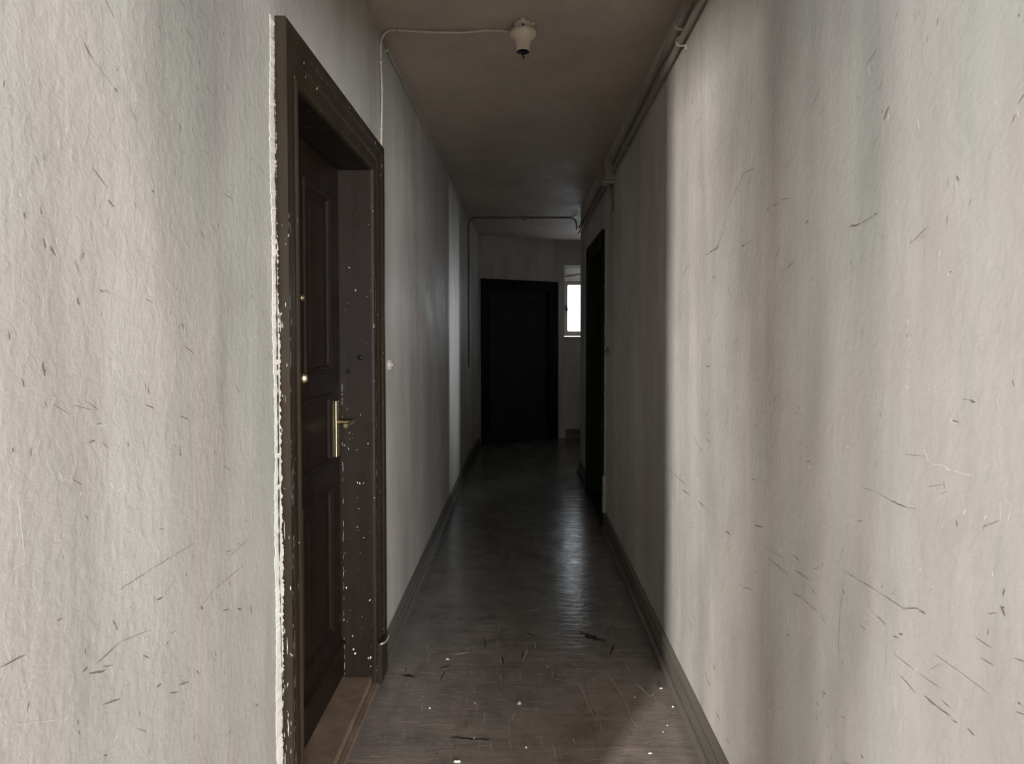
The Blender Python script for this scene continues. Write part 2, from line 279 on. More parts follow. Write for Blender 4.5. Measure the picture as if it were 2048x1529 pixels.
CR = [(-0.014, 2.286, 0.0187, 0.0125), (0.448, 2.324, 0.0083, 0.0083), (0.011, 2.038, 0.0083, 0.0063), (-0.362, 2.257, 0.0083, 0.0063), (0.107, 2.545, 0.0063, 0.0063), (0.299, 2.447, 0.0063, 0.0042), (0.586, 2.267, 0.0104, 0.0063), (-0.189, 2.289, 0.0063, 0.0042), (-0.338, 2.605, 0.0208, 0.0063), (0.567, 2.388, 0.0167, 0.0063), (0.525, 3.157, 0.0083, 0.0042), (-0.176, 2.087, 0.0042, 0.0104), (-0.223, 1.97, 0.0292, 0.0104), (0.441, 2.01, 0.0187, 0.0042), (0.512, 2.121, 0.0042, 0.0042), (0.537, 2.157, 0.0063, 0.0042)]
FS = [(-0.619,2.203,-0.542,2.198,0.004),(-0.5,2.183,-0.349,2.174,0.004),(-0.349,2.174,-0.242,2.146,0.004),(-0.402,2.157,-0.272,2.163,0.006),(-0.345,2.038,-0.249,2.05,0.004),(-0.318,2.221,-0.383,2.267,0.002),(0.211,2.553,0.478,2.553,0.003),(0.237,2.415,0.266,2.221,0.006),(0.356,2.526,0.407,2.314,0.004),(0.407,2.314,0.408,2.192,0.005),(0.408,2.192,0.428,2.141,0.005),(0.191,2.03,0.314,2.033,0.004),(0.028,2.298,0.097,2.298,0.003),(-0.286,2.58,-0.193,2.553,0.004),(0.021,2.689,-0.002,2.584,0.01),(0.057,2.756,0.06,2.689,0.008),(-0.104,2.625,-0.093,2.572,0.01),(-0.418,2.298,-0.396,2.347,0.006),(-0.23,2.526,-0.216,2.488,0.004),(0.203,1.974,0.308,1.991,0.004),(0.146,2.646,0.564,2.689,0.0024),(0.156,2.451,0.247,2.415,0.004),(-0.031,2.236,-0.04,2.192,0.006),(0.061,2.081,0.077,2.03,0.004),(-0.15,2.236,-0.142,2.163,0.005),(0.425,2.689,0.562,2.68,0.0026),(0.488,3.415,0.582,3.415,0.003),(-0.526,3.3,-0.56,3.333,0.003),(-0.317,3.059,-0.325,3.004,0.006),(-0.05,2.081,-0.042,2.03,0.004),(0.105,2.055,0.114,1.993,0.006),(-0.118,2.081,-0.106,2.005,0.005),(0.179,2.095,0.184,2.055,0.006),(0.469,2.433,0.51,2.331,0.012),(0.51,2.331,0.537,2.364,0.01),(-0.321,2.646,-0.243,2.667,0.02),(-0.097,2.451,-0.063,2.444,0.004)]
FD = [(-0.188,2.802,-0.171,2.689,0.01),(-0.362,2.533,-0.322,2.565,0.01),(-0.336,2.507,-0.35,2.451,0.008),(-0.095,2.625,-0.088,2.565,0.014),(-0.316,3.02,-0.322,2.977,0.008),(0.0,2.689,-0.004,2.605,0.01),(0.056,2.733,0.065,2.698,0.01),(-0.402,3.004,-0.386,2.977,0.01),(0.27,2.251,0.276,2.221,0.008),(0.01,2.85,0.058,2.816,0.016),(0.279,2.85,0.388,2.756,0.04),(0.432,2.733,0.396,2.646,0.016),(-0.264,2.095,-0.118,2.081,0.012),(-0.526,2.488,-0.459,2.469,0.02),(-0.041,2.951,-0.015,2.925,0.008),(0.578,2.545,0.623,2.507,0.016)]

LW = -.617                                     # left wall face
SL = .0065
def rw(y): return .645 - SL * y                # right wall face (the corridor narrows a little)
CZ = 2.77
rnd = random.Random(4)

# slivers lying on a wall: marks = (u0, z0, u1, z1, width, white)
def sliver(bm, P, Q, wd, nrm, mi, lift=.0006):
    P = Vector(P); Q = Vector(Q); d = Q - P; L = d.length
    if L < wd: d = d.normalized() * wd if L > 1e-5 else Vector((0, 0, wd)); 
    s = d.cross(nrm).normalized(); n = max(3, min(9, int(d.length / .02) + 3)); top = []; bot = []
    for i in range(n + 1):
        t = i / n; h = wd * .5 * (math.sin(math.pi * min(max(t, .04), .96)) ** .45) * rnd.uniform(.55, 1.15)
        c = P + d * t + s * rnd.uniform(-.25, .25) * wd + nrm * lift
        top.append(bm.verts.new(c + s * h)); bot.append(bm.verts.new(c - s * h * rnd.uniform(.6, 1)))
    for i in range(n):
        try: bm.faces.new((top[i], top[i + 1], bot[i + 1], bot[i])).material_index = mi
        except ValueError: pass

# ---------------------------------------------------------------- setting: floor, ceiling
b = B(); box(b, -2.95, 3.25, -4.75, 9.6, -.12, 0)
fl = struct(link('floor', b, M_floor), 'worn dark brown glossy floor sheeting with scratches and dust')
b = B()
up = Vector((0, 0, 1))
for (x0, y0, x1, y1, wd) in FS: sliver(b, (x0, y0, 0), (x1, y1, 0), wd * .55, up, 0, .0005)
for (x0, y0, x1, y1, wd) in FD: sliver(b, (x0, y0, 0), (x1, y1, 0), wd, up, 1, .0004)
for k in range(420):
    x = rnd.uniform(-.55, .57); y = rnd.uniform(1.7, 4.6) if k % 3 else rnd.uniform(1.7, 2.7)
    a = rnd.choice((0, 0, math.pi / 2)) + rnd.uniform(-.15, .15); L = rnd.uniform(.01, .07)
    sliver(b, (x, y, 0), (x + L * math.cos(a), y + L * math.sin(a), 0), rnd.uniform(.0012, .003), up, 0 if rnd.random() < .6 else 1, .0005)
o = link('scratches', b, [M_scr, M_fdark], fl, fix=False); o['kind'] = 'stuff'
b = B(); box(b, -2.95, 3.25, -4.75, 9.6, CZ, CZ + .12)
struct(link('ceiling', b, M_ceil), 'dim grey brown painted ceiling of the corridor')

# ---------------------------------------------------------------- walls
WT = .34
b = B()
X0 = LW - WT
box(b, X0, LW, .45, 1.60, 0, CZ); box(b, X0, LW, 2.41, 6.648, 0, CZ); box(b, X0, LW, 1.60, 2.41, 2.13, CZ)
wl = struct(link('wall_left', b, M_wall), 'long left corridor wall in scuffed grey paint')
b = B(); prism(b, [(LW, 6.66), (-.575, 7.752), (-.90, 7.76), (-.92, 6.66)], 0, CZ); box(b, X0, LW - .02, 6.64, 6.67, 0, CZ)
struct(link('wall_left_end', b, M_wall), 'short left wall length beyond the dark vertical crack')
b = B()
def rect(u0, u1, v0, v1, z0, z1): box(b, v0, v1, u0, u1, z0, z1)
# right wall in its own slightly turned frame: local x = into the wall, local y = along it
rect(-.30, 4.535, 0, WT, 0, CZ); rect(5.345, 6.22, 0, WT, 0, CZ); rect(4.535, 5.345, 0, WT, 2.13, CZ)
wr = struct(link('wall_right', b, M_wall, loc=(.645, 0, 0), rot=(0, 0, SL)), 'long right corridor wall in scuffed grey paint with a lit band')

nl = Vector((1, 0, 0)); nr = Vector((-1, 0, 0))
b = B()
for (u0, z0, u1, z1, wd, wh) in LM: sliver(b, (LW, u0, z0), (LW, u1, z1), wd * (.7 if wh else .9), nl, 1 if wh else (2 if wd > .004 else 0))
def spread(bm, n, u_rng, z_rng, to, nrm, near=1.0):
    for k in range(n):
        u = u_rng[0] + (u_rng[1] - u_rng[0]) * rnd.random() ** near; z = rnd.uniform(*z_rng)
        q = rnd.random(); L = rnd.uniform(.003, .012) if q < .85 else rnd.uniform(.015, .04)
        a = math.pi / 2 + rnd.uniform(-.4, .4) if q < .85 else rnd.uniform(-.8, -.2)
        wd = rnd.uniform(.0008, .0026); mi = 1 if (rnd.random() < .5 and q < .85 and L < .013) else 0  # small white slivers paint in glints on wall bumps, beside chips
        sliver(bm, to(u, z), to(u + L * math.cos(a), z + L * math.sin(a)), wd, nrm, mi)
spread(b, 330, (.6, 1.45), (.3, 2.2), lambda u, z: (LW, u, z), nl)
spread(b, 90, (2.56, 5.5), (.2, 2.5), lambda u, z: (LW, u, z), nl, 1.5)
o = link('scuff_marks', b, [M_scuff, M_chip_glint, M_hole], wl, fix=False); o['kind'] = 'stuff'
b = B()
rl = lambda u, z: (0, u, z)
for (u0, z0, u1, z1, wd, wh) in RM: sliver(b, rl(u0, z0), rl(u1, z1), wd * (.7 if wh else .9), nr, 1 if wh else (2 if wd > .004 else 0))
spread(b, 560, (.6, 2.6), (.2, 2.4), rl, nr, 1.3)
spread(b, 70, (2.5, 4.3), (.2, 2.5), rl, nr)
o = link('scuff_marks', b, [M_scuff, M_chip_glint, M_hole], wr, fix=False); o['kind'] = 'stuff'

# broken white filler between the left wall and the door casing, with its crack
def ragged(bm, x_f, y0, y1f, z0, z1, dx, n=420, mi=0):
    prev = None
    for i in range(n + 1):
        z = z0 + (z1 - z0) * i / n
        ya = y0 + rnd.uniform(-.003, .003) + .006 * math.sin(z * 9) * math.sin(z * 4); yb = y1f(z)
        xa = x_f + .0012; xb = x_f + dx(z) + rnd.uniform(-.0025, .0025)
        cur = [bm.verts.new((x_f - .004, ya, z)), bm.verts.new((xa, ya + .003, z)), bm.verts.new((xb, yb + .0035 * math.sin(z * 17) * math.sin(z * 7 + 1) + rnd.uniform(-.0022, .0022), z)), bm.verts.new((x_f - .004, yb + .01, z))]
        if prev:
            for k in range(3): bm.faces.new((prev[k], prev[k + 1], cur[k + 1], cur[k])).material_index = mi
        prev = cur
b = B()
ragged(b, LW, 1.452, lambda z: 1.477 - .007 * max(0, 1 - z / 1.0), .0, 2.235, lambda z: .002 + .009 * max(0, 1 - abs(z - .9) / 1.2))
ff = link('filler_strip', b, M_fill, wl, fix=False)
b = B()
pz = None; off = 0
for i in range(170):
    z = .02 + i * (2.2 / 170); off = max(-.006, min(.006, off + rnd.uniform(-.0015, .0015)))
    wdt = (.0034 if .9 < z < 1.9 else .002) * rnd.uniform(.2, 1.6)
    cur = [b.verts.new((LW + .0105, 1.461 + off - wdt, z)), b.verts.new((LW + .0108, 1.461 + off + wdt, z))]
    if pz and rnd.random() < .88: b.faces.new((pz[0], pz[1], cur[1], cur[0]))
    pz = cur
link('crack', b, M_crack, ff, fix=False)

# corner and the branch to the right at the far end
xr = rw(6.22)
b = B(); box(b, xr + WT, 3.2, 6.22 - .0, 6.45, 0, CZ); struct(link('wall_branch_near', b, M_wall), 'wall of the side branch turning off to the right')
b = B(); box(b, 2.95, 3.2, 6.45, 8.9, 0, CZ); struct(link('wall_branch_right', b, M_wall), 'end of the side branch')
# slanted end wall with the dark door
A = Vector((-.575, 7.752, 0)); E2 = Vector((.575, 8.334, 0)); dirv = (E2 - A); LEN = dirv.length; ang = math.atan2(dirv.y, dirv.x)
d3c = LEN * .469                                  # door centre along the slant
hw3 = .452
b = B()
box(b, -.06, d3c - hw3 - .01, 0, .2, 0, CZ); box(b, d3c + hw3 + .01, LEN, 0, .2, 0, CZ); box(b, d3c - hw3 - .01, d3c + hw3 + .01, 0, .2, 2.085, CZ)
struct(link('wall_end', b, M_wall, loc=A, rot=(0, 0, ang)), 'slanted end wall around the dark door')
# window wall
WY = 8.336; wx0, wx1, wz0, wz1 = .582, 1.38, 1.452, 2.445; T = .34
b = B()
box(b, .545, wx0, WY, WY + T, 0, CZ); box(b, wx1, 2.10, WY, WY + T, 0, CZ)
box(b, wx0, wx1, WY, WY + T, 0, wz0 - .03)
# head: soffit falls towards the frame
vs = [(WY, wz1), (WY, CZ), (WY + T, CZ), (WY + T, 2.25)]
a_ = [b.verts.new((wx0, y, z)) for y, z in vs]; c_ = [b.verts.new((wx1, y, z)) for y, z in vs]
b.faces.new(a_); b.faces.new(c_[::-1])
for i in range(4): b.faces.new((a_[i], a_[(i + 1) % 4], c_[(i + 1) % 4], c_[i]))
box(b, 2.10, 2.54, WY, WY + .12, 0, CZ); box(b, 2.86, 3.2, WY, WY + .12, 0, CZ); box(b, 2.54, 2.86, WY, WY + .12, 0, .75); box(b, 2.54, 2.86, WY, WY + .12, 2.35, CZ)  # unseen slot added for the stripe beam
box(b, 1.30, 1.52, 7.46, 8.34, 0, CZ)                # unseen pier added to cut off the stripe light on the left wall
struct(link('wall_window', b, M_wall), 'pale end wall below and around the small bright window')

win = empty('window_1', (0, WY, wz0)); struct(win, 'small bright casement window in the far end wall')
b = B()
def ring_frame(bm, x0, x1, z0, z1, y0, y1, t, r=.0, tb=None):
    tb = tb or t
    box(bm, x0, x0 + t, y0, y1, z0, z1); box(bm, x1 - t, x1, y0, y1, z0, z1)
    box(bm, x0 + t, x1 - t, y0, y1, z1 - t, z1); box(bm, x0 + t, x1 - t, y0, y1, z0, z0 + tb)
ring_frame(b, wx0 + .002, wx1 - .002, .0, .802, .255, .32, .028)
bev(link('window_frame', b, M_wframe, win), .004)
b = B()
# sash with rounded inner corners
sx0, sx1, sz0, sz1 = wx0 + .03, wx1 - .03, .028, .772
ring_frame(b, sx0, sx1, sz0, sz1, .262, .302, .034, tb=.036)
for cx_, cz_, qx, qz in ((sx0 + .034, sz0 + .036, 1, 1), (sx1 - .034, sz0 + .036, -1, 1), (sx0 + .034, sz1 - .034, 1, -1), (sx1 - .034, sz1 - .034, -1, -1)):
    rr = .022; pts = [(cx_, cz_)]
    for k in range(7):
        t = math.pi / 2 * k / 6; pts.append((cx_ + qx * rr * (1 - math.sin(t)), cz_ + qz * rr * (1 - math.cos(t))))
    a1 = [b.verts.new((x, .263, z)) for x, z in pts]; a2 = [b.verts.new((x, .301, z)) for x, z in pts]
    b.faces.new(a1); b.faces.new(a2[::-1])
    for i in range(len(pts)): b.faces.new((a1[i], a1[(i + 1) % len(pts)], a2[(i + 1) % len(pts)], a2[i]))
sash = link('window_sash', b, M_wframe, win)
b = B(); box(b, sx0 + .03, sx1 - .03, .280, .284, sz0 + .03, sz1 - .03); link('pane', b, M_glass, sash)
b = B(); box(b, sx0 + .006, sx0 + .024, .248, .262, .36, .44); tube(b, [(sx0 + .015, .252, .41), (sx0 + .015, .225, .41), (sx0 + .03, .215, .40), (sx0 + .03, .215, .36)], .006, 8)
link('window_handle', b, M_dark, sash)
b = B(); box(b, wx0 - .0, wx1 + .02, -.03, .26, -.030, -.014)
bev(link('window_sill', b, plain('sill_paint', (.62, .61, .59), .3), win), .004)
b = B()
vs = [(.0, wz1 - wz0 - .001), (.0, wz1 - wz0 - .006), (.06, wz1 - wz0 - .018), (.12, wz1 - wz0 - .046), (.20, wz1 - wz0 - .10), (.255, .815), (.255, .85), (.0, wz1 - wz0 + .004)]
a_ = [b.verts.new((wx0 + .001, y, z)) for y, z in vs]; c_ = [b.verts.new((wx1 - .001, y, z)) for y, z in vs]
b.faces.new(a_); b.faces.new(c_[::-1])
for i in range(len(vs)): b.faces.new((a_[i], a_[(i + 1) % len(vs)], c_[(i + 1) % len(vs)], c_[i]))
link('window_head', b, plain('head_lit_white', (.88, .87, .84), .4), win)  # whiter piece puts the brightness of the lit soffit into its colour
b = B(); tube(b, [(wx0 + .002, .10, .835), (wx1 - .002, .10, .97)], .014, 10); link('curtain_batten', b, M_white, win)

# hall behind the camera
b = B()
box(b, -2.95, X0, .45, .70, 0, CZ)
struct(link('wall_hall_left_front', b, M_hall), 'front wall of the hall left of the corridor mouth')
b = B(); box(b, rw(-.3), 2.75, -.30, -.05, 0, CZ)
struct(link('wall_hall_right_front', b, M_hall), 'front wall of the hall right of the corridor mouth')
b = B()
for z0, z1 in ((0, .7), (2.35, CZ)): box(b, -2.95, -2.70, -3.22, -2.88, z0, z1)
box(b, -2.95, -2.70, -4.75, -3.22, 0, CZ); box(b, -2.95, -2.70, -2.88, -1.68, 0, CZ); box(b, -2.95, -2.70, -.32, .45, 0, CZ); box(b, -2.95, -2.70, -1.68, -.32, 0, .7); box(b, -2.95, -2.70, -1.68, -.32, 2.3, CZ)
box(b, -1.72, -1.50, -2.05, PIL, 0, CZ)  # added pillar, never seen, blocks side light to end the wall band
struct(link('wall_hall_left', b, M_hall), 'hall wall with a narrow window')
b = B(); box(b, 2.50, 2.75, -4.75, -.30, 0, CZ); struct(link('wall_hall_right', b, M_hall), 'right wall of the hall')
b = B()
box(b, -2.95, 1.50, -4.75, -4.5, 0, CZ); box(b, 2.44, 2.75, -4.75, -4.5, 0, CZ); box(b, 1.50, 2.44, -4.75, -4.5, 0, .75); box(b, 1.50, 2.44, -4.75, -4.5, 2.25, CZ)
struct(link('wall_back', b, M_hall), 'back wall of the hall with its wide window')
b = B(); box(b, LW, rw(.5), .45, .70, LINTEL, CZ)  # unseen, shaped to keep direct light off the ceiling and upper wall
struct(link('trim_shade_lintel', b, M_wall), 'unseen lintel over the corridor mouth, set low to shade the ceiling')

# ---------------------------------------------------------------- skirtings
def skirt(name, p0, p1, side, H, label, th=.029, caps=True):
    """p0->p1 along the wall face (xy); side: unit vector out of the wall"""
    prof = [(-.001, 0), (th, 0), (th, .016), (th - .003, .024), (th - .010, .030), (th - .016, .031), (th - .016, H * .60), (th - .010, H * .62), (th - .008, H * .66), (th - .011, H * .70), (th - .017, H * .72), (th - .017, H * .80), (th - .012, H * .82), (th - .013, H * .88), (th - .020, H * .96), (th - .024, H), (-.001, H)]
    p0 = Vector(p0); p1 = Vector(p1); s = Vector(side); b = B()
    A_ = [b.verts.new((p0.x + s.x * o_, p0.y + s.y * o_, z)) for o_, z in prof]
    B_ = [b.verts.new((p1.x + s.x * o_, p1.y + s.y * o_, z)) for o_, z in prof]
    n = len(prof)
    for i in range(n): b.faces.new((A_[i], A_[(i + 1) % n], B_[(i + 1) % n], B_[i]))
    b.faces.new(A_); b.faces.new(B_[::-1])
    return struct(link(name, b, M_skirt), label)
skirt('baseboard_left_near', (LW, .45), (LW, 1.48), (1, 0), .115, 'skirting of the left wall before the brown door')
skirt('baseboard_left', (LW, 2.528), (LW, 6.655), (1, 0), .115, 'moulded dark skirting along the left wall')
sv = Vector((LW + .575, 0)); 
skirt('baseboard_left_end', (LW, 6.665), (-.577, 7.70), (.999, -.038), .115, 'skirting past the crack in the left wall')
skirt('baseboard_right', (rw(0), 0), (rw(4.41), 4.41), (-1, -SL), .135, 'moulded dark skirting along the right wall')
skirt('baseboard_right_far', (rw(5.47), 5.47), (rw(6.25), 6.25), (-1, -SL), .135, 'skirting between the far right door and the corner')
skirt('baseboard_window', (.60, WY), (2.1, WY), (0, -1), .13, 'skirting under the far window')

# ---------------------------------------------------------------- doors
def door(name, loc, rz, label, mats, hw, top, arch, depth, panels, full=False, handle=0, jamb_d=.128):
    """local x along the wall, local -y out towards the corridor, z up; opening 2*hw wide"""
    mf, mj, ml = mats
    e = empty(name, loc, rz); struct(e, label)
    # casing: profile (distance outward from the opening edge, thickness towards the corridor), swept with mitres
    prof = [(0, -.02), (0, .004), (.004, .011), (.012, .014), (.018, .011), (.021, .008), (.055, .012), (.060, .016), (.070, .018), (.078, .016), (.083, .018), (.092, .020), (.098, .026), (.108, .0285), (arch - .002, .0285), (arch, .026), (arch, -.02)]
    b = B(); sec = []
    for corner in range(4):
        sg = -1 if corner < 2 else 1; z = 0 if corner in (0, 3) else top
        sec.append([b.verts.new((sg * (hw + d), -t, (z + d) if z else 0.0)) for d, t in prof])
    n = len(prof)
    for a1, a2 in zip(sec, sec[1:]):
        for i in range(n - 1): b.faces.new((a1[i], a1[i + 1], a2[i + 1], a2[i]))
    b.faces.new(sec[0]); b.faces.new(sec[3])
    cas = link('architrave', b, mf, e)
    for sg in (-1, 1):                                # plinth blocks
        b = B(); x0, x1 = sorted((sg * (hw + .016), sg * (hw + arch + .001))); box(b, x0, x1, -.0305, -.001, 0, .17); bev(link('plinth_block', b, mf, e), .004)
    if full:
        b = B()
        for k in range(260):                          # worn specks on the arrises
            sg, off = rnd.choice(((1, .003), (1, .009), (1, .0125), (-1, .113), (-1, .121), (-1, .126)))
            z = rnd.uniform(0, 1.2) if rnd.random() < .75 else rnd.uniform(1.0, 1.75)
            L = rnd.uniform(.003, .02) if rnd.random() < .8 else rnd.uniform(.02, .05)
            x = sg * (hw + off); y = -.0295 if off > .1 and off < .125 else (-.0152 if off > .008 and off < .1 else -.008)
            if off > .125:
                x = -(hw + arch) - .0008; y = -rnd.uniform(.004, .027)
                sliver(b, (x, y, z), (x, y + rnd.uniform(-.001, .001), z + L), rnd.uniform(.0008, .003), Vector((-1, 0, 0)), 0)
            else: sliver(b, (x, y, z), (x + rnd.uniform(-.001, .001), y, z + L), rnd.uniform(.0008, .0025), Vector((0, -1, 0)), 0)
        o = link('paint_chips', b, M_chip_glint, cas, fix=False); o['kind'] = 'stuff'
    # jamb lining
    for sg in (-1, 1):
        b = B(); x0, x1 = sorted((sg * (hw + .012), sg * (hw - .002))); box(b, x0, x1, .0005, depth + .06, 0, top); 
        x0, x1 = sorted((sg * (hw - .002), sg * (hw - .020))); box(b, x0, x1, depth + .043, depth + .06, 0, top)
        j = link('jamb', b, mj, e)
        if full and sg == 1:
            b = B()
            def spk(y, z, L, wd, hz=False):
                P = (hw - .003, y, z); Q = (hw - .003, y + (L if hz else 0), z + (0 if hz else L)); sliver(b, P, Q, wd, Vector((-1, 0, 0)), 0, .0008)
            for y, z, L, wd in ((.112, 1.00, .006, .005), (.095, .985, .008, .005), (.060, .845, .01, .004), (.050, .842, .01, .005), (.035, .845, .006, .003), (.055, .74, .005, .005), (.062, .665, .005, .005), (.035, .62, .006, .006), (.108, .41, .01, .006), (.012, .36, .008, .007), (.085, .21, .008, .005), (.080, .155, .005, .008), (.074, .137, .005, .009), (.013, .118, .012, .009), (.020, .118, .008, .007), (.010, .085, .006, .005)): spk(y, z, L, wd)
            for k in range(34): spk(rnd.uniform(.002, .12) if k % 3 else rnd.choice((.003, .008, .118)), rnd.uniform(.05, 1.3), rnd.uniform(.001, .004), rnd.uniform(.0006, .0016))
            for k in range(40):
                z = .05 + 1.2 * rnd.random() ** 1.3; spk(.1195 + rnd.uniform(-.0015, .001), z, rnd.uniform(.004, .03), rnd.uniform(.0008, .002))
            o = link('paint_chips', b, M_chip_glint, j, fix=False); o['kind'] = 'stuff'
            for y, z, r_ in ((.045, 1.362, .011), (.092, 1.305, .008)):
                b = B(); lathe(b, [(0, -.006), (r_ * .45, -.006), (r_ * .5, -.003), (r_, -.003), (r_, .001), (0, .001)], 20, 'x')
                link('lock_bolt', b, M_dark, j, loc=(hw - .003, y, z))
    b = B(); box(b, -hw, hw, .0005, depth + .06, top - .002, top + .012); box(b, -hw, hw, depth + .043, depth + .06, top - .022, top); link('head_jamb', b, mj, e)
    b = B(); box(b, -hw, hw, .006, depth + .05, .001, .042); box(b, -hw - .005, hw + .005, -.020, .006, 0, .016)
    bev(link('threshold', b, M_sill if full else mj, e), .004)
    # leaf
    g = .006; lx0, lx1, lz0, lz1 = -hw + g, hw - .012, .0425, top - .008
    xs = sorted({lx0, lx1} | {p_[0] for p_ in panels} | {p_[1] for p_ in panels}); zs = sorted({lz0, lz1} | {p_[2] for p_ in panels} | {p_[3] for p_ in panels})
    b = B(); y0 = depth
    for i in range(len(xs) - 1):
        for k in range(len(zs) - 1):
            cx_, cz_ = (xs[i] + xs[i + 1]) / 2, (zs[k] + zs[k + 1]) / 2
            if any(p_[0] < cx_ < p_[1] and p_[2] < cz_ < p_[3] for p_ in panels): continue
            b.faces.new([b.verts.new(v) for v in ((xs[i], y0, zs[k]), (xs[i + 1], y0, zs[k]), (xs[i + 1], y0, zs[k + 1]), (xs[i], y0, zs[k + 1]))])
    for (px0, px1, pz0, pz1, bw) in panels:
        loops = [(0, 0), (.005, -.005), (.011, -.006), (.017, -.002), (.023, -.001), (.030, .007), (.036, .008), (.0365, .008), (.037 + bw, .003), (.038 + bw, .002)]
        prev = None
        for ins, dy in loops:
            cur = [b.verts.new(v) for v in ((px0 + ins, y0 + dy, pz0 + ins), (px1 - ins, y0 + dy, pz0 + ins), (px1 - ins, y0 + dy, pz1 - ins), (px0 + ins, y0 + dy, pz1 - ins))]
            if prev:
                for k in range(4): b.faces.new((prev[k], prev[(k + 1) % 4], cur[(k + 1) % 4], cur[k]))
            prev = cur
        b.faces.new(prev)
    # back and edges
    box(b, lx0, lx1, y0 + .014, y0 + .042, lz0, lz1)
    for (xa, za, xb, zb) in ((lx0, lz0, lx1, lz0), (lx1, lz0, lx1, lz1), (lx1, lz1, lx0, lz1), (lx0, lz1, lx0, lz0)):
        b.faces.new([b.verts.new(v) for v in ((xa, y0, za), (xb, y0, zb), (xb, y0 + .014, zb), (xa, y0 + .014, za))])
    leaf = link('door_leaf', b, ml, e)
    b = B()                                           # weather rail
    vs = [(y0 + .001, lz0 + .02), (y0 - .010, lz0 + .02), (y0 - .010, .184), (y0 - .016, .190), (y0 - .016, .198), (y0 + .001, .210)]
    a1 = [b.verts.new((lx0, y, z)) for y, z in vs]; a2 = [b.verts.new((lx1, y, z)) for y, z in vs]
    b.faces.new(a1); b.faces.new(a2[::-1])
    for i in range(len(vs)): b.faces.new((a1[i], a1[(i + 1) % len(vs)], a2[(i + 1) % len(vs)], a2[i]))
    link('kick_rail', b, ml, leaf)
    if handle:
        hx = handle
        b = B(); box(b, hx - .019, hx + .019, y0 - .007, y0 - .0005, .968, 1.192)
        h = bev(link('handle_plate', b, M_brass, leaf), .002); h['label'] = 'long brass handle plate'
        b = B()
        P = smooth_pts([(hx, y0 - .006, 1.107), (hx, y0 - .040, 1.107), (hx, y0 - .060, 1.108), (hx - .012, y0 - .068, 1.109), (hx - .045, y0 - .070, 1.109), (hx - .098, y0 - .066, 1.106)], 5)
        tube(b, P, [.0085] * 8 + [.0075] * (len(P) - 12) + [.008, .0085, .009, .0085], 12)
        lathe_b = B(); 
        o = link('handle_lever', b, M_brass, leaf); o['label'] = 'brass door lever'; lathe_b.free()
        b = B(); box(b, -.004 + hx, .004 + hx, y0 - .009, y0 - .006, 1.01, 1.03); link('keyhole', b, M_dark, leaf)
        b = B(); lathe(b, [(0, -.010), (.004, -.010), (.006, -.006), (.011, -.005), (.012, 0), (0, 0)], 24, 'y')
        link('peephole', b, M_brass, leaf, loc=(-.019, y0, 1.578))
        b = B(); lathe(b, [(0, -.016), (.008, -.015), (.012, -.010), (.013, -.004), (.016, 0), (0, 0)], 24, 'y')
        o = link('bell_knob', b, M_brass, leaf, loc=(-.012, y0, 1.306)); o.scale = (.75, 1, 1.25)
    return e
p1 = [(.0, .281, 1.308, 1.990, .030), (-.335, -.045, 1.308, 1.990, .030), (-.335, .281, .951, 1.232, .030), (-.040, .285, .281, .872, .035), (-.335, -.105, .281, .872, .035)]
door('door_1', (LW, 2.005, 0), R(90), 'near brown panelled door recessed in the left wall with brass handle', (M_frame, M_jamb, M_wood), .395, 2.120, .125, .127, p1, True, .338)
door('door_2', (rw(4.94), 4.94, 0), R(-90) + SL, 'dark door in the far right wall, seen at a grazing angle', (M_black, M_black, M_black), .395, 2.120, .125, .10, [(-.30, .30, .951, 1.95, .03), (-.30, .30, .281, .872, .03)])
c3 = A + dirv.normalized() * d3c
door('door_3', c3, ang, 'dark greenish door in the slanted end wall', (M_black, M_black, gloss_wood('green_black_paint', (.013, .016, .011), .55, spec=.3)), hw3, 2.072, .13, .06, [(-.34, .34, .42, 1.93, .02)])

# ---------------------------------------------------------------- ceiling lamp socket
lamp = empty('lamp_holder', (0, 2.53, CZ)); tag(lamp, 'bulbless ivory porcelain lamp holder screwed to the corridor ceiling', 'lamp')
b = B(); lathe(b, [(0, .0), (.037, .0), (.040, -.004), (.038, -.010), (.038, -.034), (.030, -.036), (0, -.036)], 48); link('base', b, M_porc, lamp)
b = B(); box(b, -.008, .008, -.046, -.035, -.020, 0.0); link('fixing_lug', b, M_porc, lamp)
b = B(); box(b, .030, .048, -.010, .004, -.012, 0); link('fixing_lug', b, M_porc, lamp)
b = B(); lathe(b, [(0, -.010), (.0045, -.010), (.0045, 0), (0, 0)], 12, 'y'); link('screw', b, M_dark, lamp, loc=(0, -.034, -.027))
b = B(); lathe(b, [(.030, -.032), (.050, -.033), (.0560, -.036), (.0580, -.042), (.0570, -.050), (.050, -.059), (.040, -.066), (.0335, -.075), (.030, -.090), (.0292, -.114), (.0302, -.118), (.0290, -.1195), (.0283, -.116), (.0283, -.060), (.0, -.060)], 56)
link('collar', b, M_porc, lamp)
b = B(); lathe(b, [(0, -.062), (.0278, -.062), (.0278, -.1175), (.025, -.1175), (.024, -.100), (.021, -.066), (0, -.066)], 32); link('thread_sleeve', b, M_dark, lamp)
b = B(); tube(b, smooth_pts([(0, -.004, -.066), (.001, -.006, -.105), (-.003, -.004, -.130), (.003, -.004, -.140), (-.001, -.004, -.150)], 5), .0028, 8); tube(b, smooth_pts([(.003, .0, -.066), (.0035, -.003, -.112), (.0, -.004, -.126), (-.002, -.004, -.138)], 5), .0022, 8)
link('contact_wire', b, M_dark, lamp)

